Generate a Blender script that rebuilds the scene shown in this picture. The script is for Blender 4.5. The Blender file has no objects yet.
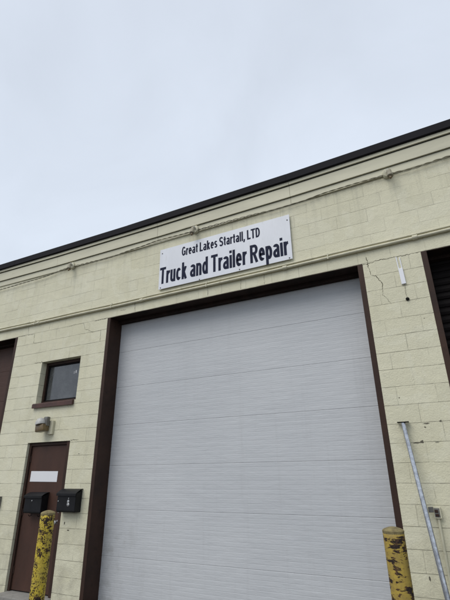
import bpy, bmesh, math, random
from mathutils import Vector, Matrix
random.seed(7)
R = math.radians
scene = bpy.context.scene
col = scene.collection

# ------------------------------------------------------------------ camera
D0 = 5.184
CAM = Vector((0.0, -D0, 1.6))
cd = bpy.data.cameras.new('camera')
cam = bpy.data.objects.new('camera', cd); col.objects.link(cam)
cd.sensor_fit = 'VERTICAL'; cd.sensor_height = 24.0; cd.sensor_width = 18.0
cd.lens = 417.08 / 600 * 24
cd.clip_start = 0.05; cd.clip_end = 2000
m = Matrix.Rotation(0.4646937, 4, 'Z') @ Matrix.Rotation(1.9630875, 4, 'X') @ Matrix.Rotation(-0.0126281, 4, 'Z')
cam.matrix_world = Matrix.Translation(CAM) @ m
scene.camera = cam

# ------------------------------------------------------------------ sky, sun, exposure
w = bpy.data.worlds.new('World'); scene.world = w; w.use_nodes = True
nt = w.node_tree; N = nt.nodes; L = nt.links
SUN_EL, SUN_AZ = R(52), R(205)      # azimuth measured like the sky texture
bg = N['Background']; bg.inputs['Strength'].default_value = 0.10
sky = N.new('ShaderNodeTexSky'); sky.sky_type = 'NISHITA'; sky.sun_disc = False
sky.sun_elevation = SUN_EL; sky.sun_rotation = SUN_AZ; sky.air_density = 1.2; sky.dust_density = 4
tc = N.new('ShaderNodeTexCoord')
sep = N.new('ShaderNodeSeparateXYZ'); L.new(tc.outputs['Generated'], sep.inputs[0])
ramp = N.new('ShaderNodeValToRGB'); L.new(sep.outputs['Z'], ramp.inputs[0])
ramp.color_ramp.elements[0].position = 0.0; ramp.color_ramp.elements[0].color = (.705, .775, .875, 1)
ramp.color_ramp.elements[1].position = 1.0; ramp.color_ramp.elements[1].color = (.625, .68, .775, 1)
e = ramp.color_ramp.elements.new(.55); e.color = (.70, .77, .875, 1)
noi = N.new('ShaderNodeTexNoise'); noi.inputs['Scale'].default_value = 2.6; noi.inputs['Detail'].default_value = 7; noi.inputs['Distortion'].default_value = .6
L.new(tc.outputs['Generated'], noi.inputs['Vector'])
mr = N.new('ShaderNodeMapRange'); L.new(noi.outputs[0], mr.inputs[0])
mr.inputs[1].default_value = .3; mr.inputs[2].default_value = .7; mr.inputs[3].default_value = 8.8; mr.inputs[4].default_value = 9.9
vm = N.new('ShaderNodeVectorMath'); vm.operation = 'SCALE'; L.new(ramp.outputs[0], vm.inputs[0]); L.new(mr.outputs[0], vm.inputs['Scale'])
mix = N.new('ShaderNodeMix'); mix.data_type = 'RGBA'; mix.inputs[0].default_value = .93
L.new(sky.outputs[0], mix.inputs[6]); L.new(vm.outputs[0], mix.inputs[7]); L.new(mix.outputs[2], bg.inputs['Color'])

sd = bpy.data.lights.new('sun', 'SUN'); sd.energy = 1.5; sd.angle = R(42); sd.color = (1, .965, .91)
sun = bpy.data.objects.new('sun', sd); col.objects.link(sun)
sdir = Vector((math.sin(SUN_AZ) * math.cos(SUN_EL), math.cos(SUN_AZ) * math.cos(SUN_EL), math.sin(SUN_EL)))
sun.rotation_euler = sdir.to_track_quat('Z', 'Y').to_euler()
scene.view_settings.view_transform = 'Standard'; scene.view_settings.look = 'None'
scene.view_settings.exposure = 0.22; scene.view_settings.gamma = 1; scene.view_settings.use_curve_mapping = False

# ------------------------------------------------------------------ materials
def mat(name, base, rough=.7, metal=0., spec=.5):
    m = bpy.data.materials.new(name); m.use_nodes = True
    b = m.node_tree.nodes['Principled BSDF']
    b.inputs['Base Color'].default_value = (*base, 1); b.inputs['Roughness'].default_value = rough
    b.inputs['Metallic'].default_value = metal; b.inputs['Specular IOR Level'].default_value = spec
    return m, m.node_tree, b
def node(nt, t, **k):
    n = nt.nodes.new(t)
    for a, v in k.items():
        if a.startswith('i_'):
            key = a[2:]; key = int(key) if key.isdigit() else key.replace('_', ' ')
            n.inputs[key].default_value = v
        else: setattr(n, a, v)
    return n
def coords(nt, scale=(1, 1, 1), kind='Object'):
    t = node(nt, 'ShaderNodeTexCoord'); mp = node(nt, 'ShaderNodeMapping'); mp.inputs['Scale'].default_value = scale
    nt.links.new(t.outputs[kind], mp.inputs[0]); return mp.outputs[0]
def noise(nt, v, scale, detail=4, rough=.5, dist=0):
    n = node(nt, 'ShaderNodeTexNoise'); n.inputs['Scale'].default_value = scale; n.inputs['Detail'].default_value = detail
    n.inputs['Roughness'].default_value = rough; n.inputs['Distortion'].default_value = dist
    nt.links.new(v, n.inputs['Vector']); return n.outputs[0]
def rng(nt, v, a, b, c=0., d=1.):
    n = node(nt, 'ShaderNodeMapRange'); n.inputs[1].default_value = a; n.inputs[2].default_value = b
    n.inputs[3].default_value = c; n.inputs[4].default_value = d; nt.links.new(v, n.inputs[0]); return n.outputs[0]
def mixc(nt, f, a, b, blend='MIX'):
    n = node(nt, 'ShaderNodeMix', data_type='RGBA', blend_type=blend)
    for i, x in ((0, f), (6, a), (7, b)):
        if isinstance(x, (int, float)): n.inputs[i].default_value = x
        elif isinstance(x, tuple): n.inputs[i].default_value = (*x, 1)
        else: nt.links.new(x, n.inputs[i])
    return n.outputs[2]
def mth(nt, op, a, b=None):
    n = node(nt, 'ShaderNodeMath', operation=op)
    for i, x in ((0, a), (1, b)):
        if x is None: continue
        if isinstance(x, (int, float)): n.inputs[i].default_value = x
        else: nt.links.new(x, n.inputs[i])
    return n.outputs[0]
def bump(nt, b, h, dist=.01, strength=1.):
    n = node(nt, 'ShaderNodeBump'); n.inputs['Distance'].default_value = dist; n.inputs['Strength'].default_value = strength
    nt.links.new(h, n.inputs['Height']); nt.links.new(n.outputs[0], b.inputs['Normal'])

def block_paint():
    m, nt, b = mat('painted_block', (.6, .58, .4), .62, spec=.35)
    L = nt.links
    t = node(nt, 'ShaderNodeTexCoord'); s = node(nt, 'ShaderNodeSeparateXYZ'); L.new(t.outputs['Object'], s.inputs[0])
    o = t.outputs['Object']
    # reveals: use x+y so their joints continue round the corner
    wx = mth(nt, 'ADD', s.outputs[0], mth(nt, 'MULTIPLY', s.outputs[1], 1.0))
    c = node(nt, 'ShaderNodeCombineXYZ'); L.new(mth(nt, 'ADD', wx, 40.64 + .011), c.inputs[0]); L.new(mth(nt, 'ADD', s.outputs[2], 4.064 - .048), c.inputs[1])
    # slightly wavy hand-laid joints
    nz = node(nt, 'ShaderNodeTexNoise'); nz.inputs['Scale'].default_value = 2.2; nz.inputs['Detail'].default_value = 3; L.new(o, nz.inputs['Vector'])
    off = node(nt, 'ShaderNodeVectorMath', operation='SUBTRACT'); L.new(nz.outputs['Color'], off.inputs[0]); off.inputs[1].default_value = (.5, .5, .5)
    sc = node(nt, 'ShaderNodeVectorMath', operation='SCALE'); L.new(off.outputs[0], sc.inputs[0]); sc.inputs['Scale'].default_value = .016
    ad = node(nt, 'ShaderNodeVectorMath', operation='ADD'); L.new(c.outputs[0], ad.inputs[0]); L.new(sc.outputs[0], ad.inputs[1])
    br = node(nt, 'ShaderNodeTexBrick', offset=.5, squash=1.0)
    L.new(ad.outputs[0], br.inputs['Vector'])
    for k, v in (('Scale', 1), ('Mortar Size', .0045), ('Mortar Smooth', .6), ('Bias', 0), ('Brick Width', .4064), ('Row Height', .2032)):
        br.inputs[k].default_value = v
    br.inputs['Color1'].default_value = (0, 0, 0, 1); br.inputs['Color2'].default_value = (1, 1, 1, 1); br.inputs['Mortar'].default_value = (.5, .5, .5, 1)
    sa = node(nt, 'ShaderNodeSeparateXYZ'); L.new(ad.outputs[0], sa.inputs[0])
    fr = mth(nt, 'FRACT', mth(nt, 'DIVIDE', sa.outputs[1], .2032)); dd = mth(nt, 'MINIMUM', fr, mth(nt, 'SUBTRACT', 1.0, fr))
    hor = rng(nt, dd, .034, .014)                                  # the bed joints; the head joints are mostly filled with paint
    vis = rng(nt, noise(nt, coords(nt, (1, 1, 1)), 1.7, 3, .6), .42, .60, .12, .62)
    joint = mth(nt, 'MAXIMUM', mth(nt, 'MULTIPLY', br.outputs['Fac'], hor), mth(nt, 'MULTIPLY', br.outputs['Fac'], vis))
    joint = mth(nt, 'MULTIPLY', joint, rng(nt, s.outputs[2], 4.30, 4.40, 1, .55))
    big = noise(nt, o, .8, 4); mid = noise(nt, o, 5, 5, .6); fine = noise(nt, o, 60, 4, .6); vfine = noise(nt, o, 260, 2)
    c0 = mixc(nt, rng(nt, big, .3, .7), (.635, .605, .435), (.72, .69, .52))
    c1 = mixc(nt, mth(nt, 'MULTIPLY', rng(nt, br.outputs['Color'], 0, 1), .22), c0, (.54, .52, .39))
    # worn paint: grey patches and vertical streaks of dirt
    st = noise(nt, coords(nt, (7, 7, .7)), 1.0, 5, .65)
    c2 = mixc(nt, rng(nt, st, .56, .80, 0, .34), c1, (.37, .355, .28))
    c2 = mixc(nt, rng(nt, mid, .60, .78, 0, .45), c2, (.43, .41, .33))
    # touched-up areas in a slightly different cream, and water runs from under the roof boards
    c2 = mixc(nt, rng(nt, noise(nt, o, 1.9, 3, .5, 1.5), .54, .565, 0, .30), c2, (.73, .71, .56))
    run = noise(nt, coords(nt, (11, 1, .35)), 1.0, 5, .7)
    c2 = mixc(nt, mth(nt, 'MULTIPLY', rng(nt, run, .52, .70, 0, .36), rng(nt, s.outputs[2], 4.5, 5.3)), c2, (.36, .35, .27))
    # splash dirt near the ground
    low = mth(nt, 'MULTIPLY', rng(nt, s.outputs[2], 1.5, -.1, 0, 1), rng(nt, mid, .4, .62))
    c2 = mixc(nt, mth(nt, 'MULTIPLY', low, .55), c2, (.33, .31, .24))
    # joints: painted over in places, open and dirty in others
    patch = rng(nt, noise(nt, coords(nt, (1, 1, 2.2)), 3.4, 4, .65), .40, .62)
    crisp = rng(nt, joint, .25, .9)
    c3 = mixc(nt, mth(nt, 'MULTIPLY', crisp, rng(nt, patch, 0, 1, .06, .80)), c2, (.25, .235, .17))
    # pin holes in the block face
    pit = rng(nt, noise(nt, o, 85, 3, .7), .67, .74, 0, .55)
    c3 = mixc(nt, pit, c3, (.27, .26, .19))
    c3 = mixc(nt, rng(nt, fine, .35, .65, 0, .16), c3, (.40, .385, .285))
    L.new(c3, b.inputs['Base Color'])
    h = mth(nt, 'MULTIPLY', joint, rng(nt, patch, 0, 1, -.45, -1.0))
    h = mth(nt, 'ADD', h, mth(nt, 'MULTIPLY', fine, .55)); h = mth(nt, 'ADD', h, mth(nt, 'MULTIPLY', vfine, .22))
    h = mth(nt, 'ADD', h, mth(nt, 'MULTIPLY', br.outputs['Color'], .8)); h = mth(nt, 'ADD', h, mth(nt, 'MULTIPLY', mid, 1.5))
    bump(nt, b, h, .009, .9)
    return m
BLOCK = block_paint()

def weathered(name, c1, c2, rough=.6, metal=0., sc=3., stretch=(1, 1, 1), bd=.002, spec=.5, dirt=None, r2=None):
    m, nt, b = mat(name, c1, rough, metal, spec)
    v = coords(nt, stretch)
    f = rng(nt, noise(nt, v, sc, 6, .6), .35, .68)
    c = mixc(nt, f, c1, c2)
    if dirt:
        f2 = rng(nt, noise(nt, v, sc * 4.3, 6, .7), .58, .70, 0, dirt[1]); c = mixc(nt, f2, c, dirt[0])
    nt.links.new(c, b.inputs['Base Color'])
    if r2 is not None: nt.links.new(rng(nt, f, 0, 1, rough, r2), b.inputs['Roughness'])
    if bd: bump(nt, b, noise(nt, v, sc * 14, 5, .6), bd, .7)
    return m
BROWN = weathered('brown_steel_paint', (.050, .027, .019), (.031, .018, .014), .6, sc=2.5, dirt=((.022, .014, .012), .8), spec=.2)
HEADER = weathered('dark_header_steel', (.034, .021, .017), (.016, .012, .010), .8, sc=5, spec=.1)  # bay header colour, a darker brown than the side frames
BROWN_DOOR = weathered('brown_door_paint', (.070, .034, .024), (.050, .026, .019), .55, stretch=(1.5, 1, .6), sc=2.4, bd=.001, spec=.25, dirt=((.04, .022, .02), .6))
BROWN_LIGHT = weathered('brown_sill_paint', (.085, .036, .028), (.05, .025, .02), .55, sc=6, spec=.4)
DARK_DOOR = weathered('dark_brown_slats', (.008, .006, .006), (.005, .004, .004), .6, sc=2, spec=.1)
COPING = weathered('dark_coping_metal', (.013, .012, .015), (.008, .008, .010), .7, .0, sc=1.2, bd=.001, spec=.12)
BOARD = weathered('cream_fascia_paint', (.60, .575, .43), (.50, .48, .36), .6, sc=1.5, stretch=(.6, 1, 3), bd=.0015, dirt=((.36, .34, .26), .35))
CREAM = weathered('cream_pipe_paint', (.60, .57, .42), (.47, .45, .33), .5, sc=6, dirt=((.26, .22, .15), .6))
CABLE = weathered('old_cable', (.085, .078, .055), (.40, .375, .27), .75, sc=.9, bd=0)
SIGNW, _n, _b = mat('sign_white', (.70, .72, .76), .42)
SIGNW = weathered('sign_white_sheet', (.70, .72, .765), (.64, .66, .70), .4, sc=2.6, bd=.002, stretch=(1.6, 1, .35), dirt=((.50, .50, .50), .35))
INK, _, _ = mat('sign_ink', (.006, .010, .032), .6, spec=.15)
SCREW, _, _ = mat('dark_screw', (.03, .03, .035), .5, .5)
BLACKM = weathered('black_mailbox_paint', (.006, .006, .007), (.010, .010, .012), .5, sc=8, bd=.0006, spec=.22)
SILVER = weathered('worn_silver', (.55, .55, .55), (.38, .38, .38), .35, .8, sc=20, bd=0)
PAPER, _, _ = mat('white_notice', (.72, .72, .74), .6)
PLASTIC, _, _ = mat('white_plastic', (.76, .77, .80), .4)
BLACK, _, _ = mat('matt_black', (.012, .012, .010), .9, spec=.1)
CRACK, _, _ = mat('crack_dirt', (.10, .092, .065), .95, spec=.05)
CHIP = weathered('bare_block_dirt', (.13, .12, .09), (.07, .062, .045), .9, sc=30)
CONCRETE = weathered('concrete', (.27, .26, .235), (.19, .18, .165), .85, sc=4, bd=.004, dirt=((.10, .095, .085), .7))
TAN = weathered('tan_lamp_metal', (.33, .30, .215), (.20, .185, .14), .6, sc=22, dirt=((.10, .085, .06), .6))
FILL = weathered('weathered_bollard_fill', (.30, .25, .11), (.14, .11, .055), .9, sc=20, bd=.006, dirt=((.05, .04, .03), .8))
AMBER = weathered('yellowed_lens', (.17, .115, .045), (.085, .06, .03), .3, sc=25, bd=.001)
GREYM = weathered('grey_lamp_metal', (.19, .185, .17), (.10, .095, .085), .5, .3, sc=20)
PALEM = weathered('pale_lamp_metal', (.52, .52, .50), (.36, .355, .33), .5, .1, sc=22, dirt=((.2, .17, .12), .6))
BLUEGL = None
def galv():
    m, nt, b = mat('galvanised_steel', (.45, .46, .48), .35, .9)
    v = coords(nt, (1, 1, 1)); f = rng(nt, noise(nt, v, 25, 5, .7), .4, .65)
    c = mixc(nt, f, (.55, .57, .60), (.34, .35, .38)); f2 = rng(nt, noise(nt, v, 60, 5, .7), .60, .68, 0, .8)
    low = noise(nt, v, 7, 4); c = mixc(nt, mth(nt, 'MULTIPLY', f2, rng(nt, low, .42, .55)), c, (.07, .06, .055))
    nt.links.new(c, b.inputs['Base Color']); nt.links.new(rng(nt, f, 0, 1, .16, .34), b.inputs['Roughness']); return m
GALV = galv()
def overhead():
    m, nt, b = mat('white_steel_door', (.5, .52, .57), .5, spec=.45)
    v = coords(nt); o = coords(nt, (.5, 1, 2.5))
    c = mixc(nt, rng(nt, noise(nt, v, .7, 4), .3, .7), (.470, .485, .500), (.525, .538, .550))
    c = mixc(nt, rng(nt, noise(nt, o, 2.6, 6, .65), .56, .78, 0, .22), c, (.38, .385, .40))
    # hand and tyre grime at the low left corner
    t = node(nt, 'ShaderNodeTexCoord'); s = node(nt, 'ShaderNodeSeparateXYZ'); nt.links.new(t.outputs['Object'], s.inputs[0])
    g = mth(nt, 'MULTIPLY', rng(nt, s.outputs[0], -3.9, -4.6), rng(nt, s.outputs[2], 1.7, .5))
    g = mth(nt, 'MULTIPLY', g, rng(nt, noise(nt, v, 5.5, 6, .7), .50, .70, 0, .45))
    c = mixc(nt, g, c, (.26, .26, .24))
    c = mixc(nt, rng(nt, noise(nt, coords(nt, (9, 1, .5)), 1.0, 5, .7), .55, .75, 0, .28), c, (.40, .405, .41))
    c = mixc(nt, rng(nt, noise(nt, coords(nt, (.25, 1, 22)), 1.2, 3, .6), .50, .72, 0, .08), c, (.60, .62, .64))
    nt.links.new(c, b.inputs['Base Color'])
    h = mth(nt, 'ADD', mth(nt, 'MULTIPLY', noise(nt, coords(nt, (.6, 1, 2.4)), 5, 5, .6), 1.7), mth(nt, 'MULTIPLY', noise(nt, v, 220, 2), .12))
    bump(nt, b, h, .0045, .8)
    return m
OVERHEAD = overhead()
def bollard_mat(name, sc, stretch, thr, big, cols):
    m, nt, b = mat(name, (.55, .40, .03), .5, spec=.3)
    v = coords(nt, (1, 1, 1)); vs_ = coords(nt, stretch)
    y = mixc(nt, rng(nt, noise(nt, v, 9, 6, .65), .35, .65), cols[0], cols[1])
    y = mixc(nt, rng(nt, noise(nt, v, 70, 4, .7), .54, .66, 0, .6), y, (.23, .13, .035))         # rust freckles
    y = mixc(nt, rng(nt, noise(nt, coords(nt, (22, 22, 1.6)), 1, 5, .7), .52, .72, 0, .5), y, (.27, .20, .07))   # runs
    n = noise(nt, vs_, sc, 7, .72, .3); lowf = noise(nt, coords(nt, (1, 1, 1.2)), big, 3, .5)
    q = mth(nt, 'ADD', n, mth(nt, 'MULTIPLY', mth(nt, 'SUBTRACT', lowf, .5), .6))
    f = rng(nt, q, thr, thr + .018)
    edge = rng(nt, q, thr - .03, thr, 0, .7)
    y = mixc(nt, edge, y, (.16, .10, .04))
    c = mixc(nt, f, y, mixc(nt, rng(nt, noise(nt, v, 45, 4), .45, .62), (.022, .016, .014), (.085, .045, .025)))
    nt.links.new(c, b.inputs['Base Color']); nt.links.new(rng(nt, f, 0, 1, .5, .9), b.inputs['Roughness'])
    bump(nt, b, mth(nt, 'MULTIPLY', f, -1), .003, .8); return m
BOLL_SPECK = bollard_mat('speckled_yellow_paint', 62, (1, 1, .9),   .528, 12, ((.62, .47, .04), (.44, .34, .06)))
BOLL_WORN = bollard_mat('worn_yellow_paint', 19, (.6, .6, 1.6), .520, 9, ((.43, .31, .055), (.27, .195, .06)))
def glass():
    m, nt, b = mat('window_glass', (.025, .028, .032), .06, spec=.6)
    v = coords(nt); nt.links.new(rng(nt, noise(nt, v, 9, 5), .35, .7, .05, .28), b.inputs['Roughness'])
    c = mixc(nt, rng(nt, noise(nt, v, 5, 6, .7), .4, .75), (.030, .034, .038), (.075, .08, .085)); nt.links.new(c, b.inputs['Base Color'])
    bump(nt, b, noise(nt, v, 3, 2), .004, .5); b.inputs['Coat Weight'].default_value = .6; b.inputs['Coat Roughness'].default_value = .03; return m
GLASS = glass()
def asphalt():
    m, nt, b = mat('asphalt', (.05, .05, .05), .9, spec=.3)
    v = coords(nt); c = mixc(nt, rng(nt, noise(nt, v, .35, 6, .6), .35, .65), (.075, .073, .07), (.12, .115, .108))
    c = mixc(nt, rng(nt, noise(nt, v, 70, 3, .7), .5, .7, 0, .5), c, (.17, .165, .155)); nt.links.new(c, b.inputs['Base Color'])
    bump(nt, b, noise(nt, v, 90, 4, .7), .008, .8); return m
ASPHALT = asphalt()

# ------------------------------------------------------------------ helpers
def link(name, bm, material, parent=None, smooth=False, loc=None):
    me = bpy.data.meshes.new(name); bmesh.ops.recalc_face_normals(bm, faces=bm.faces[:]); bm.to_mesh(me); bm.free()
    if smooth:
        for p in me.polygons: p.use_smooth = True
        me.set_sharp_from_angle(angle=R(40))
    me.materials.append(material)
    o = bpy.data.objects.new(name, me); col.objects.link(o)
    if parent: o.parent = parent
    if loc: o.location = loc
    return o
def tag(o, label=None, cat=None, group=None, kind=None):
    if label: o['label'] = label
    if cat: o['category'] = cat
    if group: o['group'] = group
    if kind: o['kind'] = kind
    return o
def empty(name, loc=(0, 0, 0), label=None, cat=None, group=None):
    o = bpy.data.objects.new(name, None); o.empty_display_size = .1; col.objects.link(o); o.location = loc
    return tag(o, label, cat, group)
def box(bm, x0, x1, y0, y1, z0, z1, bev=0.):
    b2 = bmesh.new()
    vs = [b2.verts.new((x, y, z)) for x in (x0, x1) for y in (y0, y1) for z in (z0, z1)]
    for f in ((0, 1, 3, 2), (4, 6, 7, 5), (0, 4, 5, 1), (2, 3, 7, 6), (0, 2, 6, 4), (1, 5, 7, 3)): b2.faces.new([vs[i] for i in f])
    if bev: bmesh.ops.bevel(b2, geom=b2.edges[:], offset=bev, segments=2, affect='EDGES', profile=.6)
    merge(bm, b2); return bm
def merge(bm, b2, M=None):
    if M: bmesh.ops.transform(b2, matrix=M, verts=b2.verts[:])
    me = bpy.data.meshes.new('tmp'); b2.to_mesh(me); b2.free(); bm.from_mesh(me); bpy.data.meshes.remove(me)
def lathe(bm, prof, seg=24, M=None, caps=True):
    b2 = bmesh.new(); rings = []
    for r, z in prof:
        rings.append([b2.verts.new((r * math.cos(2 * math.pi * i / seg), r * math.sin(2 * math.pi * i / seg), z)) for i in range(seg)])
    for a, b in zip(rings, rings[1:]):
        for i in range(seg): b2.faces.new((a[i], a[(i + 1) % seg], b[(i + 1) % seg], b[i]))
    if caps: b2.faces.new(rings[0][::-1]); b2.faces.new(rings[-1])
    merge(bm, b2, M); return bm
def tube(bm, pts, r, seg=8):
    pts = [Vector(p) for p in pts]; rings = []
    up = Vector((0, 0, 1))
    for i, p in enumerate(pts):
        t = (pts[min(i + 1, len(pts) - 1)] - pts[max(i - 1, 0)]).normalized()
        a = t.cross(up)
        if a.length < .05: a = t.cross(Vector((0, 1, 0)))
        a.normalize(); b = t.cross(a)
        rr = r[i] if isinstance(r, (list, tuple)) else r
        rings.append([bm.verts.new(p + a * rr * math.cos(2 * math.pi * k / seg) + b * rr * math.sin(2 * math.pi * k / seg)) for k in range(seg)])
    for a, b in zip(rings, rings[1:]):
        for k in range(seg): bm.faces.new((a[k], a[(k + 1) % seg], b[(k + 1) % seg], b[k]))
    bm.faces.new(rings[0][::-1]); bm.faces.new(rings[-1]); return bm
def prism(bm, poly, x0, x1):            # polygon in (y,z) extruded along x
    a = [bm.verts.new((x0, y, z)) for y, z in poly]; b = [bm.verts.new((x1, y, z)) for y, z in poly]
    n = len(poly)
    for i in range(n): bm.faces.new((a[i], a[(i + 1) % n], b[(i + 1) % n], b[i]))
    bm.faces.new(a[::-1]); bm.faces.new(b); return bm
def at(y, X, Z):                         # the point over wall position (X,Z) at depth y, seen along the same sight line (used only to survey depths)
    s = (D0 + y) / D0; return (X * s, y, 1.6 + (Z - 1.6) * s)

GZ = -0.10
# ------------------------------------------------------------------ ground
bm = bmesh.new(); n = 24
def gx(i): t = (i / n * 2 - 1); return 600 * t * abs(t) ** 1.5
vs = [[bm.verts.new((gx(i), gx(j), GZ)) for j in range(n + 1)] for i in range(n + 1)]
for i in range(n):
    for j in range(n): bm.faces.new((vs[i][j], vs[i + 1][j], vs[i + 1][j + 1], vs[i][j + 1]))
tag(link('ground', bm, ASPHALT), 'grey asphalt yard in front of the garages', kind='structure')

# ------------------------------------------------------------------ building
B = empty('garage_building', (0, 0, 0), 'cream painted concrete block garage building with three truck bays and dark metal roof edge', 'building')
WT = 4.110                                # bay opening head
BAYS = [(-11.47, -7.16), (-4.885, -.574), (.129, 4.44)]
DOOR = (-6.40, -5.42, -.02, 2.106); WIN = (-6.364, -5.413, 2.76, 3.509)
XL, XR, TOP = -13.6, 7.2, 5.80
openings = [(a, b, GZ, WT) for a, b in BAYS] + [(DOOR[0], DOOR[1], GZ, DOOR[3]), WIN]
xs = sorted({XL, XR} | {v for o in openings for v in o[:2]}); zs = sorted({GZ, TOP} | {v for o in openings for v in o[2:]})
bm = bmesh.new(); TH = .30
for x0, x1 in zip(xs, xs[1:]):
    for z0, z1 in zip(zs, zs[1:]):
        cx, cz = (x0 + x1) / 2, (z0 + z1) / 2
        if any(o[0] < cx < o[1] and o[2] < cz < o[3] for o in openings): continue
        for y in (0, TH): bm.faces.new([bm.verts.new(p) for p in ((x0, y, z0), (x1, y, z0), (x1, y, z1), (x0, y, z1))])
for x0, x1, z0, z1 in openings:
    q = [((x0, z0), (x0, z1)), ((x1, z0), (x1, z1)), ((x0, z1), (x1, z1))] + ([((x0, z0), (x1, z0))] if z0 > GZ else [])
    for (ax, az), (bx, bz) in q: bm.faces.new([bm.verts.new(p) for p in ((ax, 0, az), (bx, 0, bz), (bx, TH, bz), (ax, TH, az))])
bmesh.ops.remove_doubles(bm, verts=bm.verts[:], dist=1e-4)
wall = link('front_wall', bm, BLOCK, B)
bm = bmesh.new()
box(bm, XL, XL + .3, TH + .002, 14, GZ, TOP); box(bm, XR - .3, XR, TH + .002, 14, GZ, TOP); box(bm, XL + .3, XR - .3, 13.7, 14, GZ, TOP)
link('side_wall', bm, BLOCK, B)
bm = bmesh.new(); box(bm, XL + .02, XR - .02, .02, 13.98, TOP + .001, TOP + .05); link('roof', bm, COPING, B)

# roof edge, stepped out; the old boards bow a little along their length
def sag(x): x = min(1.5, max(-9, x)); return .0025 * (x + 3.3) ** 2 - .022
def bow(bm, k=1.):
    for v in bm.verts: v.co.z += sag(v.co.x) * k
    return bm
bm = bmesh.new()
x = XL - .1; k = 0
while x < XR + .1:                        # metal coping in lengths with lap seams
    x2 = min(x + 3.05, XR + .1)
    prism(bm, [(-.105 - .002 * (k % 2), 5.735), (-.095, 5.728), (-.07, 5.728), (-.068, 5.80), (.25, 5.856), (.25, 5.875), (-.09, 5.862), (-.105 - .002 * (k % 2), 5.85)], x, x2 + (.02 if x2 < XR else 0))
    x = x2; k += 1
link('roof_coping', bow(bm), COPING, B)
for nm, y0, z0, z1 in (('fascia_board', -.068, 5.673, 5.7275), ('fascia_board', -.044, 5.466, 5.659), ('fascia_board', -.020, 5.345, 5.459)):
    bm = bmesh.new(); x = XL - .05; k = 0
    while x < XR + .05:
        x2 = min(x + 2.44, XR + .05)
        box(bm, x, x2 - .003, y0 - .001 * (k % 2), -.001, z0, z1, .003); x = x2; k += 1
    link(nm, bow(bm), BOARD, B)
for y0, z0, z1 in ((-.047, 5.6595, 5.672), (-.023, 5.4595, 5.465)):      # black strips standing in for the shadow line under the upper board
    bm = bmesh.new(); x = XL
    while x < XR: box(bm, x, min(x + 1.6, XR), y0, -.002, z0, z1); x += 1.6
    link('board_shade_strip', bow(bm), BLACK, B)

# bay door frames: flat steel channel lining each opening
def bay(x0, x1, material, ribs, label, sect_z, dy, slat=False, fm=BROWN):
    fr = bmesh.new(); p = .004; w = .066; hw = .052; dp = dy + .05
    box(fr, x0, x0 + w, -p, dp, GZ, WT, .004); link('bay_frame', fr, fm, B)
    fr = bmesh.new(); box(fr, x1 - w, x1, -p, dp, GZ, WT, .004); link('bay_frame', fr, fm, B)
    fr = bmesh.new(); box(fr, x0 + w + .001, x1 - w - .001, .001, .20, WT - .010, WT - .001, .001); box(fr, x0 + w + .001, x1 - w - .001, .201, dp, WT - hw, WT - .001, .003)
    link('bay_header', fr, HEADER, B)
    D = empty('overhead_door'); D.parent = B; D['label'] = label
    a, b = x0 + w - .02, x1 - w + .02
    for z0, z1 in zip(sect_z, sect_z[1:]):
        bm = bmesh.new(); n = ribs; h = z1 - z0 - .003; prof = []
        for i in range(n):
            za = z0 + .0009 + h * i / n; st = h / n
            if slat: prof += [(dy - .012, za + st * .02), (dy - .020, za + st * .35), (dy - .012, za + st * .75), (dy, za + st * .85), (dy, za + st * .98)]
            else: prof += [(dy + .0007, za + st * .03), (dy, za + st * .12), (dy, za + st * .88), (dy + .0007, za + st * .97)]
        prof = [(dy + .0025, z0 + .0009)] + prof + [(dy + .0025, z1 - .0009)]
        poly = prof + [(dy + .045, z1 - .0009), (dy + .045, z0 + .0009)]
        prism(bm, poly, a, b); link('door_section', bm, material, D)
    bm = bmesh.new(); box(bm, a, b, dy + .047, dy + .052, GZ, WT); link('door_backing', bm, BLACK, D)
    return D
SZ = [-.085, .50, 1.11, 1.72, 2.33, 2.94, 3.55, 4.16]
SZ = [z for z in SZ[:-1]] + [4.108]
d = bay(*BAYS[1], OVERHEAD, 11, 'white ribbed sectional truck door with faint grime, in the middle bay', SZ, .30)
bay(*BAYS[0], BROWN_DOOR, 6, 'dark red brown ribbed door in the left bay', SZ, .30)
bay(*BAYS[2], DARK_DOOR, 6, 'almost black slatted roller door in the right bay', SZ, .30, True)

# small entry door
ED = empty('entry_door'); ED.parent = B; ED['label'] = 'plain brown steel entry door with knob, under the wall lamp'
x0, x1, z0, z1 = DOOR
bm = bmesh.new(); box(bm, x0, x0 + .045, .045, .16, z0, z1 - .004, .003); box(bm, x1 - .075, x1, .012, .16, z0, z1 - .004, .003); box(bm, x0 + .046, x1 - .076, .045, .16, z1 - .05, z1 - .004, .003)
link('door_frame', bm, BROWN, ED)
bm = bmesh.new(); box(bm, x0 + .049, x1 - .080, .075, .118, z0 + .012, z1 - .054, .003); link('door_panel', bm, BROWN_DOOR, ED)
bm = bmesh.new(); kx = x1 - .125
lathe(bm, [(.032, 0), (.032, .006), (.012, .010), (.012, .035), (.024, .042), (.030, .056), (.026, .070), (.012, .076)], 16, Matrix.Translation((kx, .075, .93)) @ Matrix.Rotation(R(90), 4, 'X'))
link('door_knob', bm, SILVER, ED, True)
bm = bmesh.new(); lathe(bm, [(.022, 0), (.022, .010), (.012, .012)], 14, Matrix.Translation((kx, .075, 1.07)) @ Matrix.Rotation(R(90), 4, 'X')); link('deadbolt', bm, SILVER, ED, True)
for hz in (.25, 1.05, 1.85):
    bm = bmesh.new(); lathe(bm, [(.009, -.05), (.009, .05)], 8, Matrix.Translation((x0 + .052, .069, hz))); link('hinge', bm, BROWN, ED, True)
bm = bmesh.new(); box(bm, x0 + .0, x1 - .0, -.20, .16, GZ, z0 - .004, .012); link('door_step', bm, CONCRETE, ED)

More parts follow.
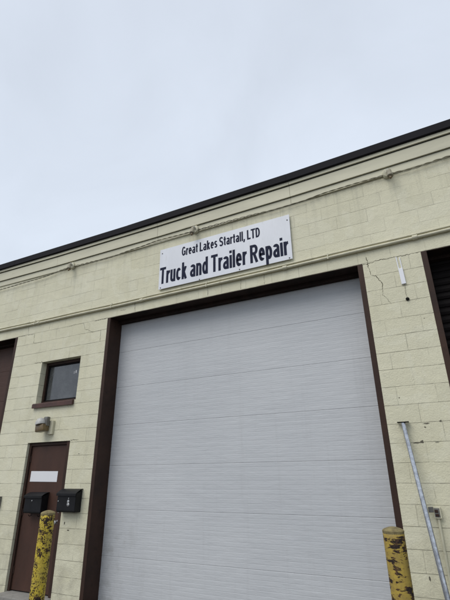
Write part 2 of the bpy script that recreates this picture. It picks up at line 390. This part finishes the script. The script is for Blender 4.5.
# window
W = empty('window'); W.parent = B; W['label'] = 'small dark glazed window with brown frame and sill, over the entry door'
x0, x1, z0, z1 = WIN
bm = bmesh.new(); y = .112; fw = .045
for a in ((x0 + .001, x0 + fw, z0, z1), (x1 - fw, x1 - .001, z0, z1), (x0 + fw + .001, x1 - fw - .001, z0, z0 + fw), (x0 + fw + .001, x1 - fw - .001, z1 - .055, z1 - .001)):
    box(bm, a[0], a[1], y, y + .07, a[2], a[3], .004)
link('window_frame', bm, BROWN, W)
bm = bmesh.new(); y = .132
for a in ((x0 + fw, x0 + fw + .025, z0 + fw, z1 - .055), (x1 - fw - .025, x1 - fw, z0 + fw, z1 - .055), (x0 + fw + .026, x1 - fw - .026, z0 + fw, z0 + fw + .025), (x0 + fw + .026, x1 - fw - .026, z1 - .08, z1 - .055)):
    box(bm, a[0] + .001, a[1] - .001, y, y + .03, a[2] + .001, a[3] - .001, .002)
link('sash', bm, DARK_DOOR, W)
bm = bmesh.new(); box(bm, x0 + fw + .01, x1 - fw - .01, .148, .154, z0 + fw + .01, z1 - .065); link('window_pane', bm, GLASS, W)
bm = bmesh.new(); box(bm, x1 - .27, x1 - .262, .1465, .1478, z1 - .26, z1 - .215); link('sticker', bm, PAPER, W); bm = bmesh.new(); box(bm, x1 - .232, x1 - .214, .1465, .1478, z1 - .25, z1 - .20); link('sticker', bm, PAPER, W)
bm = bmesh.new(); prism(bm, [(.11, z0 + .002), (.11, z0 - .03), (-.035, z0 - .085), (-.045, z0 - .082), (-.045, z0 - .018), (-.03, z0 - .004)], x0 - .03, x1 - .03)
link('window_sill', bm, BROWN_LIGHT, W)
bm = bmesh.new(); box(bm, x0, x1, .20, .21, z0, z1); link('window_backing', bm, BLACK, W)

# cracks and chipped paint in the wall
def crack(pts, w0=.004, lab=None):
    bm = bmesh.new(); P = []
    for (ax, az), (bx, bz) in zip(pts, pts[1:]):
        n = max(2, int(math.hypot(bx - ax, bz - az) / .016))
        for i in range(n): t = i / n; P.append((ax + (bx - ax) * t + random.gauss(0, .0045), az + (bz - az) * t + random.gauss(0, .0045)))
    P.append(pts[-1]); top, bot = [], []
    for i, (px, pz) in enumerate(P):
        qx, qz = P[min(i + 1, len(P) - 1)]; rx, rz = P[max(i - 1, 0)]
        dx, dz = qx - rx, qz - rz; l = math.hypot(dx, dz) or 1; w = w0 * .75 * random.uniform(.2, 1.4) * (.3 if i in (0, len(P) - 1) else 1)
        top.append(bm.verts.new((px - dz / l * w / 2, -.0015, pz + dx / l * w / 2))); bot.append(bm.verts.new((px + dz / l * w / 2, -.0015, pz - dx / l * w / 2)))
    for i in range(len(P) - 1): bm.faces.new((top[i], top[i + 1], bot[i + 1], bot[i]))
    o = link('crack', bm, CRACK, wall); return o
crack([(-.514, 4.20), (-.51, 4.108), (-.489, 3.93), (-.431, 3.905), (-.374, 3.80), (-.387, 3.64), (-.313, 3.50)], .009)
crack([(-.574, 4.095), (-.45, 4.100), (-.42, 4.118), (-.2, 4.112), (.05, 4.108), (.129, 4.109)], .008)
crack([(-5.18, 4.106), (-5.02, 4.112), (-4.885, 4.110)], .008)
crack([(-5.25, 3.90), (-5.1, 3.906), (-5.02, 3.91), (-5.015, 3.78), (-5.01, 3.705)], .006)
crack([(-5.85, 4.10), (-5.7, 4.112), (-5.45, 4.115), (-5.4, 4.0), (-5.2, 3.91)], .005)
crack([(-6.9, 4.31), (-6.88, 4.11), (-6.7, 4.10), (-6.68, 3.91), (-6.45, 3.905)], .006)
crack([(-7.16, 4.112), (-6.95, 4.112)], .008); crack([(-6.57, 3.51), (-6.36, 3.515)], .010)
crack([(-5.41, 2.112), (-5.24, 2.11)], .010)
crack([(-2.9, 4.315), (-2.89, 4.12)], .007); crack([(-4.31, 4.31), (-4.30, 4.12)], .007); crack([(-2.33, 4.30), (-2.335, 4.12)], .007); crack([(-1.95, 4.30), (-1.955, 4.12)], .006); crack([(-4.62, 4.20), (-4.50, 4.20)], .006)
def chip(x, z, w, h):
    bm = bmesh.new(); n = 14
    vs = [bm.verts.new((x + math.cos(2 * math.pi * i / n) * w / 2 * random.uniform(.45, 1.1), -.002, z + math.sin(2 * math.pi * i / n) * h / 2 * random.uniform(.4, 1.15))) for i in range(n)]
    bm.faces.new(vs); link('paint_chip', bm, CHIP, wall)
for a in ((-.175, 2.068, .075, .016), (-.19, 2.03, .03, .018), (-.30, 1.872, .10, .012), (-.245, 1.882, .045, .035), (-.03, 2.085, .03, .025), (-.40, 2.364, .016, .016), (-.10, 1.872, .05, .008),
          (-.40, .62, .018, .05), (-5.33, .93, .03, .05), (-5.24, .84, .05, .025), (-6.60, 2.3, .03, .012), (.02, 3.25, .02, .008), (-6.75, .75, .03, .05), (-5.2, 1.9, .03, .012), (-6.95, .35, .06, .03)): chip(*a)

# ------------------------------------------------------------------ sign
def E(cx, cy, rx, ry, a0, a1, n=14): return [(cx + rx * math.cos(R(a0 + (a1 - a0) * i / n)), cy + ry * math.sin(R(a0 + (a1 - a0) * i / n))) for i in range(n + 1)]
def glyph(ch, t):
    h = t / 2; X = .74
    if ch == ' ': return .16, []
    if ch == 'T': w = .42; return w, [[(0, 1 - h), (w, 1 - h)], [(w / 2, 0), (w / 2, 1 - h)]]
    if ch == 'L': w = .35; return w, [[(h, 1), (h, h), (w, h)]]
    if ch == 'D': w = .42; return w, [[(h, 0), (h, 1)], [(h, 1 - h)] + E(w * .42, .5, w * .58 - h, .5 - h, 90, -90) + [(h, h)]]
    if ch == 'R': w = .45; return w, [[(h, 0), (h, 1)], [(h, 1 - h)] + E(w * .58, .75 - h * .4, w * .42 - h, .25 - h * .6, 90, -90) + [(h, .5)], [(w * .52, .48), (w - h * .9, 0)]]
    if ch == 'G': w = .45; return w, [E(w / 2, .5, w / 2 - h, .5 - h, 42, 330, 20), [(w * .52, .46), (w - h, .46), (w - h, .08)]]
    if ch == 'S': w = .42; return w, [E(w / 2, .74, w / 2 - h, .26 - h, 20, 180) + E(w / 2, .74, w / 2 - h, .24, 190, 262, 5) + E(w / 2, .26, w / 2 - h, .24, 82, 0, 6) + E(w / 2, .26, w / 2 - h, .26 - h, -8, -160)]
    if ch == 'r': w = .25; return w, [[(h, 0), (h, X)], E(w * 1.0, X * .55, w - h, X * .45 - h, 175, 88, 8)]
    if ch == 'u': w = .36; return w, [[(h, X)] + E(w / 2, .22, w / 2 - h, .22 - h, 180, 350) , [(w - h, 0), (w - h, X)]]
    if ch == 'n': w = .36; return w, [[(h, 0), (h, X)], E(w / 2, X - .22, w / 2 - h, .22 - h, 170, 0) + [(w - h, 0)]]
    if ch == 'c': w = .35; return w, [E(w / 2, X / 2, w / 2 - h, X / 2 - h, 42, 318, 18)]
    if ch == 'k': w = .36; return w, [[(h, 0), (h, 1)], [(h, .24), (w - h * 1.3, X)], [(w * .42, .40), (w - h, 0)]]
    if ch == 'e': w = .36; return w, [[(h, X * .49), (w - h, X * .49)] + E(w / 2, X / 2, w / 2 - h, X / 2 - h, 0, 312, 20)]
    if ch == 'd': w = .37; return w, [[(w - h, 0), (w - h, 1)], E(w / 2, X / 2, w / 2 - h, X / 2 - h, 0, 360, 22)]
    if ch == 'p': w = .37; return w, [[(h, -.27), (h, X)], E(w / 2, X / 2, w / 2 - h, X / 2 - h, 0, 360, 22)]
    if ch == 'a': w = .36; return w, [E(w / 2, X - .20, w / 2 - h, .20 - h, 155, 0) + [(w - h, 0)], [(w - h, X * .58), (w * .5, X * .54)] + E(w * .46, .225, w * .46 - h, .225 - h, 95, 275, 12) + [(w * .75, .12), (w - h, .22)]]
    if ch == 's': w = .33; return w, [E(w / 2, .55, w / 2 - h, .19 - h, 20, 180, 8) + E(w / 2, .53, w / 2 - h, .16, 190, 262, 4) + E(w / 2, .20, w / 2 - h, .17, 82, 0, 5) + E(w / 2, .19, w / 2 - h, .19 - h, -8, -160, 8)]
    if ch == 't': w = .24; return w, [[(w * .5, .94), (w * .5, .17)] + E(w * .5 + .08, .15, .08, .15 - h, 180, 275, 6), [(0, X - h), (w, X - h)]]
    if ch == 'l': return t, [[(h, 0), (h, 1)]]
    if ch == 'i': return t, [[(h, 0), (h, X)], [(h, .85), (h, 1)]]
    if ch == ',': return t, [[(h, t), (h, .02), (h * .3, -.16)]]
def lettering(text, x0, x1, zb, zb2, cap, t, y, parent):
    pen = 0; strokes = []
    for ch in text:
        w, s = glyph(ch, t); strokes += [[(pen + a, b) for a, b in st] for st in s]; pen += w + (.035 if ch != ' ' else 0)
    total = pen - .035; kx = (x1 - x0) / total
    bm = bmesh.new()
    for k, st in enumerate(strokes):
        P = [(a * kx, b * cap) for a, b in st]; closed = math.dist(P[0], P[-1]) < 1e-5
        hw = t * (kx * .5 + cap * .5) / 2; yy = y - .0001 * (k % 5); lft, rgt = [], []
        for i, p in enumerate(P):
            a = P[i - 1] if i > 0 else (P[-2] if closed else None); b = P[i + 1] if i < len(P) - 1 else (P[1] if closed else None)
            d1 = None if a is None else Vector((p[0] - a[0], p[1] - a[1])).normalized(); d2 = None if b is None else Vector((b[0] - p[0], b[1] - p[1])).normalized()
            if d1 is None: nn = Vector((-d2.y, d2.x)); s = 1
            elif d2 is None: nn = Vector((-d1.y, d1.x)); s = 1
            else:
                n1 = Vector((-d1.y, d1.x)); n2 = Vector((-d2.y, d2.x)); nn = (n1 + n2).normalized(); s = min(1.5, 1 / max(.5, nn.dot(n1)))
            for lst, sg in ((lft, 1), (rgt, -1)):
                fx, fz = p[0] + nn.x * hw * s * sg * .92, p[1] + nn.y * hw * s * sg
                X = x0 + fx; Z = zb + (zb2 - zb) * (fx / (x1 - x0)) + fz; lst.append((bm.verts.new((X, yy, Z)), bm.verts.new((X, y + .002, Z))))
        for i in range(len(P) - 1):
            a, b, c, d = lft[i], lft[i + 1], rgt[i + 1], rgt[i]
            bm.faces.new((a[0], b[0], c[0], d[0])); bm.faces.new((a[0], a[1], b[1], b[0])); bm.faces.new((d[0], c[0], c[1], d[1]))
        if not closed:
            for a, d in ((lft[0], rgt[0]), (lft[-1], rgt[-1])): bm.faces.new((a[0], d[0], d[1], a[1]))
    return link('lettering', bm, INK, parent)
SG = empty('shop_sign', (0, 0, 0), 'white rectangular sign with black lettering for truck and trailer repair, screwed above the middle bay', 'sign')
sx0, sx1, sz0, sz1 = -3.815, -1.495, 4.410, 5.155
bm = bmesh.new(); box(bm, sx0, sx1, -.034, -.024, sz0, sz1, .0015); link('sign_panel', bm, SIGNW, SG)
for x in (-3.7, -2.65, -1.6):
    bm = bmesh.new(); box(bm, x - .02, x + .02, -.0235, -.0005, sz0 + .03, sz1 - .03); link('batten', bm, BROWN, SG)
s_ = (D0 - .036) / D0
def sp(X, Z): return X * s_, 1.6 + (Z - 1.6) * s_
a = sp(-3.40, 4.952); b_ = sp(-1.985, 4.928)
lettering('Great Lakes Startall, LTD', a[0], b_[0], a[1], b_[1],   .170, .155, -.0355, SG)
a = sp(-3.825, 4.522); b_ = sp(-1.555, 4.505)
lettering('Truck and Trailer Repair', a[0], b_[0], a[1], b_[1], .305, .155, -.0355, SG)
for X, Z in ((-3.795, 5.10), (-3.80, 4.455), (-3.049, 4.441), (-1.542, 5.089), (-1.55, 4.45), (-2.345, 4.452), (-3.041, 5.09), (-2.285, 5.085)):
    q = sp(X, Z); bm = bmesh.new()
    lathe(bm, [(.010, 0), (.010, .003), (.006, .006), (.003, .007)], 10, Matrix.Translation((q[0], -.034, q[1])) @ Matrix.Rotation(R(90), 4, 'X')); link('screw', bm, SCREW, SG, True)

# ------------------------------------------------------------------ pipes and cable on the wall
def straight_pipe(zs, y, r, name, label, fit, xa=XL + .4, xb=XR - .3):
    t = empty(name, (xa, y, zs[0][1]), label, 'conduit', 'conduits run along the wall over the bays')
    def zz(x):
        for (p, a), (q, b) in zip(zs, zs[1:]):
            if p <= x <= q: return a + (b - a) * (x - p) / (q - p) + .5 * sag(x)
        return zs[-1][1]
    off = Vector((xa, y, zs[0][1]))
    bm = bmesh.new(); n = 60
    tube(bm, [Vector((xa + (xb - xa) * i / n, y + .002 * math.sin(i * 1.3), zz(xa + (xb - xa) * i / n) + .002 * math.sin(i * .9))) - off for i in range(n + 1)], r, 10)
    link('pipe_run', bm, CREAM, t, True)
    for x in fit:
        bm = bmesh.new(); tube(bm, [Vector((x - .03, y, zz(x))) - off, Vector((x + .03, y, zz(x))) - off], r * 1.45, 10); link('coupling', bm, CREAM, t, True)
    for x in [xa + .8 + 1.9 * i for i in range(int((xb - xa) / 1.9))]:
        bm = bmesh.new(); z = zz(x) - off.z
        prism(bm, [(-r - .003, z - r - .002), (-r - .003, z + r + .003), (-y - .001, z + r + .003), (-y - .001, z + r + .0), (-r, z + r), (-r, z - r - .002)], x - off.x - .009, x - off.x + .009); link('pipe_strap', bm, CREAM, t)
    return t
straight_pipe([(XL, 4.355), (-6, 4.355), (-1, 4.352), (XR, 4.375)], -.020, .013, 'wall_conduit', 'thin cream painted conduit, the upper of the two over the bay doors', (-6.9, -3.4, -1.25))
straight_pipe([(XL, 4.305), (-6, 4.300), (-1, 4.300), (XR, 4.335)], -.030, .021, 'wall_conduit', 'thicker cream painted conduit, the lower of the two over the bay doors', (-6.6, -4.15, -1.62, .1))
CB = empty('wall_cable', (-10, -.04, 5.3), 'dark twisted cable sagging between the three wall lamps under the roof boards', 'cable')
kp = [(-13, 5.33), (-10, 5.31), (-8.04, 5.285), (-6.9, 5.285), (-6.674, 5.29), (-6.05, 5.335), (-5.95, 5.34), (-5.5, 5.318), (-4.98, 5.300), (-4.3, 5.335), (-3.861, 5.362), (-3.3, 5.345), (-3.147, 5.34), (-2.6, 5.335), (-2.138, 5.325), (-1.7, 5.305), (-1.321, 5.310), (-.865, 5.345), (-.5, 5.350), (-.09, 5.345), (.216, 5.325), (.703, 5.345), (1.5, 5.30), (3, 5.34), (5, 5.31), (6.8, 5.33)]
def kz(x):
    x = min(6.799, max(-12.999, x))
    for i in range(len(kp) - 1):
        if kp[i][0] <= x <= kp[i + 1][0]:
            t = (x - kp[i][0]) / (kp[i + 1][0] - kp[i][0]); t = t * t * (3 - 2 * t); return kp[i][1] * (1 - t) + kp[i + 1][1] * t
for s in (0, 1):
    bm = bmesh.new(); P = []; n = 2400
    for i in range(n + 1):
        x = -13 + 19.8 * i / n; ph = x * 27 + s * math.pi; loose = .006 + .005 * math.sin(x * 2.1 + .6)
        P.append(Vector((x + 10, math.cos(ph) * .007 - .002, kz(x) - 5.3 + math.sin(ph) * loose)))
    tube(bm, P, .0055, 6); link('strand', bm, CABLE, CB, True)

def wall_light(x, z, label):
    t = empty('wall_lamp', (x, -.021, z), label, 'lamp', 'small old lamps along the roof edge cable')
    t.scale = (1.05, 1.0, 1.3); t.rotation_euler = (0, R(random.uniform(-8, 8)), R(random.uniform(-20, 20)))
    RX = Matrix.Rotation(R(90), 4, 'X')
    bm = bmesh.new(); lathe(bm, [(.052, -.012), (.052, .028), (.047, .034), (.018, .036)], 20, RX); link('junction_box', bm, CREAM, t, True)
    bm = bmesh.new(); tube(bm, [(0, -.034, .005), (.002, -.075, .012), (.004, -.098, -.008), (.005, -.102, -.03)], .015, 10); link('lamp_arm', bm, PALEM, t, True)
    M = Matrix.Translation((.005, -.10, -.02)) @ Matrix.Rotation(R(168), 4, 'X')
    bm = bmesh.new(); lathe(bm, [(.026, -.012), (.031, .0), (.031, .035), (.038, .045), (.040, .075), (.034, .077)], 18, M); link('lamp_holder', bm, TAN, t, True)
    bm = bmesh.new(); lathe(bm, [(.016, .06), (.020, .085), (.014, .105), (.004, .11)], 14, M); link('lamp_bulb', bm, AMBER, t, True)
    return t
wall_light(-5.90, 5.365, 'small old lamp on the roof edge cable, left of the sign')
wall_light(-3.11, 5.365, 'small old lamp on the roof edge cable, right above the sign')
wall_light(-.08, 5.365, 'small old lamp on the roof edge cable, right of the sign over the block pier')

# lamp above the entry door
t = empty('door_lamp', (-5.90, 0, 2.37), 'grubby wall lamp with yellowed lens above the brown entry door', 'lamp')
bm = bmesh.new(); box(bm, -.02, .085, -.045, -.001, -.15, .07, .006); link('mounting_box', bm, CREAM, t)
bm = bmesh.new(); box(bm, -.06, .025, -.12, -.056, -.02, .13, .010); link('lamp_neck', bm, GREYM, t)
bm = bmesh.new(); M = Matrix.Translation((-.10, -.13, .015)) @ Matrix.Rotation(R(-12), 4, 'Y')
lathe(bm, [(.085, -.01), (.088, .015), (.078, .05), (.055, .085), (.02, .10)], 22, M); link('lamp_hood', bm, PALEM, t, True)
bm = bmesh.new(); b2 = bmesh.new(); box(b2, -.09, .10, -.07, .06, -.115, -.003, .022); merge(bm, b2, Matrix.Translation((-.09, -.11, .005)) @ Matrix.Rotation(R(-8), 4, 'Y')); link('lamp_lens', bm, AMBER, t, True)

# ------------------------------------------------------------------ mailboxes and notice on the entry door
def mailbox(x0, x1, z0, z1, yb, dep, label, hood):
    t = empty('mailbox', ((x0 + x1) / 2, yb, z0), label, 'mailbox'); w = (x1 - x0) / 2; h = z1 - z0
    bm = bmesh.new(); prism(bm, [(-.001, 0), (-.001, h * .93), (-dep, h * .80), (-dep, .02), (-dep + .015, 0)], -w, w); bmesh.ops.bevel(bm, geom=bm.edges[:], offset=.004, segments=2, affect='EDGES'); link('mailbox_body', bm, BLACKM, t)
    bm = bmesh.new(); n = 8
    top = [(-.002 - (dep + .018) * i / n, h * (.93 + .07 * math.cos(i / n * 1.5) * 1.0) - h * hood * (i / n) ** 2) for i in range(n + 1)]
    bot = [(y + (.0 if i == 0 else .004), z - .008) for i, (y, z) in enumerate(top)]
    poly = top + [(top[-1][0], top[-1][1] - h * .10), (top[-1][0] + .006, top[-1][1] - h * .10)] + bot[::-1]
    prism(bm, poly, -w - .010, w + .010); link('mailbox_lid', bm, BLACKM, t, False)
    return t, w, h
t, w, h = mailbox(-6.19, -5.81, 1.045, 1.345, .073, .13, 'plain square black mailbox fixed on the brown entry door', .10)
bm = bmesh.new(); lathe(bm, [(.010, 0), (.010, .006), (.004, .008)], 10, Matrix.Translation((-.02, -.131, h * .60)) @ Matrix.Rotation(R(90), 4, 'X')); link('lock', bm, SILVER, t, True)
for x in (-.10, .10):
    bm = bmesh.new(); tube(bm, [(x, -.03, .002), (x, -.035, -.035), (x, -.075, -.045), (x, -.10, -.02)], .005, 6); link('paper_hook', bm, BLACKM, t, True)
t, w, h = mailbox(-5.405, -5.035, 1.085, 1.400, -.001, .125, 'black mailbox with curved lid and silver emblem on the block wall beside the entry door', .13)
bm = bmesh.new()
lathe(bm, [(.020, 0), (.018, .005), (.006, .007)], 14, Matrix.Translation((.045, -.126, h * .45)) @ Matrix.Diagonal((1, 1, 1.5, 1)) @ Matrix.Rotation(R(90), 4, 'X'))
lathe(bm, [(.026, 0), (.022, .004), (.006, .006)], 14, Matrix.Translation((.045, -.126, h * .33)) @ Matrix.Rotation(R(90), 4, 'X'))
lathe(bm, [(.010, 0), (.008, .005)], 10, Matrix.Translation((.047, -.126, h * .60)) @ Matrix.Rotation(R(90), 4, 'X'))
link('emblem', bm, SILVER, t, True)
bm = bmesh.new(); lathe(bm, [(.009, 0), (.009, .006), (.003, .008)], 10, Matrix.Translation((-.155, -.126, h * .47)) @ Matrix.Rotation(R(90), 4, 'X')); link('lock', bm, SILVER, t, True)
bm = bmesh.new(); n = 8
for i in range(n):
    x0_, x1_ = -6.295 + .615 * i / n, -6.295 + .615 * (i + 1) / n
    f = lambda x: .0725 - .0015 * (1 + math.sin(x * 9))
    bm.faces.new([bm.verts.new(p) for p in ((x0_, f(x0_), 1.500 - .006 * i / n), (x1_, f(x1_), 1.500 - .006 * (i + 1) / n), (x1_, f(x1_), 1.660 - .008 * (i + 1) / n), (x0_, f(x0_), 1.660 - .008 * i / n))])
bmesh.ops.remove_doubles(bm, verts=bm.verts[:], dist=.007 * .1)
o = link('notice_sheet', bm, PAPER); o.modifiers.new('thick', 'SOLIDIFY').thickness = .001
tag(o, 'blank white paper strip stuck across the brown entry door', 'notice')

# ------------------------------------------------------------------ bollards
def bollard(X, Z, s, r, material, label, lean=0.):
    y = D0 * (s - 1); px, pz = X * s, 1.6 + (Z - 1.6) * s
    t = empty('bollard', (px, y, GZ), label, 'bollard', 'yellow steel bollards guarding the bay and door'); h = pz - GZ
    t.rotation_euler = (0, lean, 0)
    bm = bmesh.new(); prof = [(r, -.05), (r, h * .25), (r * 1.004, h * .5), (r, h - .05), (r, h - .008), (r - .005, h - .002)]
    lathe(bm, prof, 40, caps=False); link('bollard_pipe', bm, material, t, True)
    bm = bmesh.new(); lathe(bm, [(r - .004, h - .05), (r + .001, h - .002), (r + .002, h + .010), (r * .93, h + .020), (r * .7, h + .028), (r * .35, h + .037), (.01, h + .04)], 32); link('concrete_fill', bm, FILL, t, True)
    bm = bmesh.new(); b3 = [(r + .10, -.05), (r + .09, .012), (r + .02, .02), (r + .001, .022)]; lathe(bm, b3, 24); link('concrete_collar', bm, CONCRETE, t, True)
    return t
bollard(-5.695, 1.045, .80, .084, BOLL_SPECK, 'yellow bollard covered in small black chips, in front of the brown entry door', 0)
bollard(-.676, 1.010, .80, .085, BOLL_WORN, 'yellow bollard with large rusty patches, at the right edge of the middle bay', 0)

# ------------------------------------------------------------------ steel pole against the pier
top = Vector((-.400, -.045, 2.085)); low = Vector((-.205, -.30, GZ))
t = empty('steel_pole', low, 'bare galvanised steel pole with flat dark cap leaning on the block pier', 'pole')
bm = bmesh.new(); tube(bm, [Vector((0, 0, -.02)), (top - low) * .5, top - low], [.026, .025, .023], 20); link('pole_tube', bm, GALV, t, True)
bm = bmesh.new(); box(bm, -.060, .060, -.035, .035, -.004, .004, .002); bmesh.ops.transform(bm, matrix=Matrix.Translation(top - low + Vector((0, .0, .005))), verts=bm.verts[:]); link('cap_plate', bm, BLACK, t)

# outlet box and conduit
t = empty('outlet_conduit', (-.222, 0, GZ), 'thin cream conduit with a small dark outlet box, right of the steel pole', 'conduit')
bm = bmesh.new(); zt = 1.15 - GZ; tube(bm, [(0, -.022, -.02), (.0, -.022, .6), (.0, -.022, zt)], .0125, 12); link('conduit_pipe', bm, CREAM, t, True)
bm = bmesh.new(); box(bm, -.032, .034, -.048, -.001, zt, zt + .105, .005); link('outlet_box', bm, CREAM, t)
bm = bmesh.new(); box(bm, -.027, .022, -.052, -.0485, zt + .012, zt + .094, .002); link('cover_plate', bm, GREYM, t)
for za, zb, xa, xb in ((.020, .042, -.020, .012), (.054, .080, -.022, .008)):
    bm = bmesh.new(); box(bm, xa, xb, -.056, -.0525, zt + za, zt + zb, .004); link('socket', bm, BROWN, t)
bm = bmesh.new(); b2 = bmesh.new(); box(b2, -.052, 0, -.004, .004, -.02, .03, .002); merge(bm, b2, Matrix.Translation((-.033, -.05, zt + .075)) @ Matrix.Rotation(R(35), 4, 'Z')); link('outlet_cover', bm, GREYM, t)
bm = bmesh.new(); prism(bm, [(-.038, .58), (-.038, .61), (-.001, .61), (-.001, .58)], -.028, .028); link('pipe_strap', bm, CREAM, t)
t = empty('meter_bracket', (-6.86, 0, 1.10), 'small dull grey bracket on the wall at the left edge of the photo', 'bracket')
bm = bmesh.new(); box(bm, -.05, .045, -.05, -.001, .16, .175, .003); box(bm, .03, .045, -.05, -.001, .0, .158, .003); box(bm, -.05, .028, -.05, -.001, .0, .015, .003); link('bracket_frame', bm, GREYM, t)
bm = bmesh.new(); box(bm, -.045, .028, -.04, -.001, .018, .157, .004); link('bracket_plate', bm, PALEM, t)

# white sensor strip and black plug at the pier top
t = empty('wall_sensor', (-.125, 0, 3.72), 'narrow white plastic strip hanging under the lintel on the block pier', 'sensor')
bm = bmesh.new(); box(bm, -.026, .026, -.022, -.001, .0, .215, .004); link('sensor_body', bm, PLASTIC, t)
bm = bmesh.new(); box(bm, -.026, -.014, -.012, -.001, .216, .385, .002); box(bm, .013, .024, -.012, -.001, .216, .365, .002); link('sensor_rail', bm, PLASTIC, t)
t.rotation_euler = (0, R(-2), 0)
t = empty('wall_plug', (-.118, 0, 3.52), 'small black plug on a thin wire below the white plastic strip', 'plug')
bm = bmesh.new(); lathe(bm, [(.018, 0), (.022, .012), (.015, .022), (.006, .024)], 9, Matrix.Rotation(R(90), 4, 'X')); link('plug_body', bm, BLACK, t)
bm = bmesh.new(); tube(bm, [(.0, -.01, .01), (-.008, -.006, .08), (-.004, -.006, .14), (0, -.008, .205)], .0018, 6); link('wire', bm, CABLE, t)
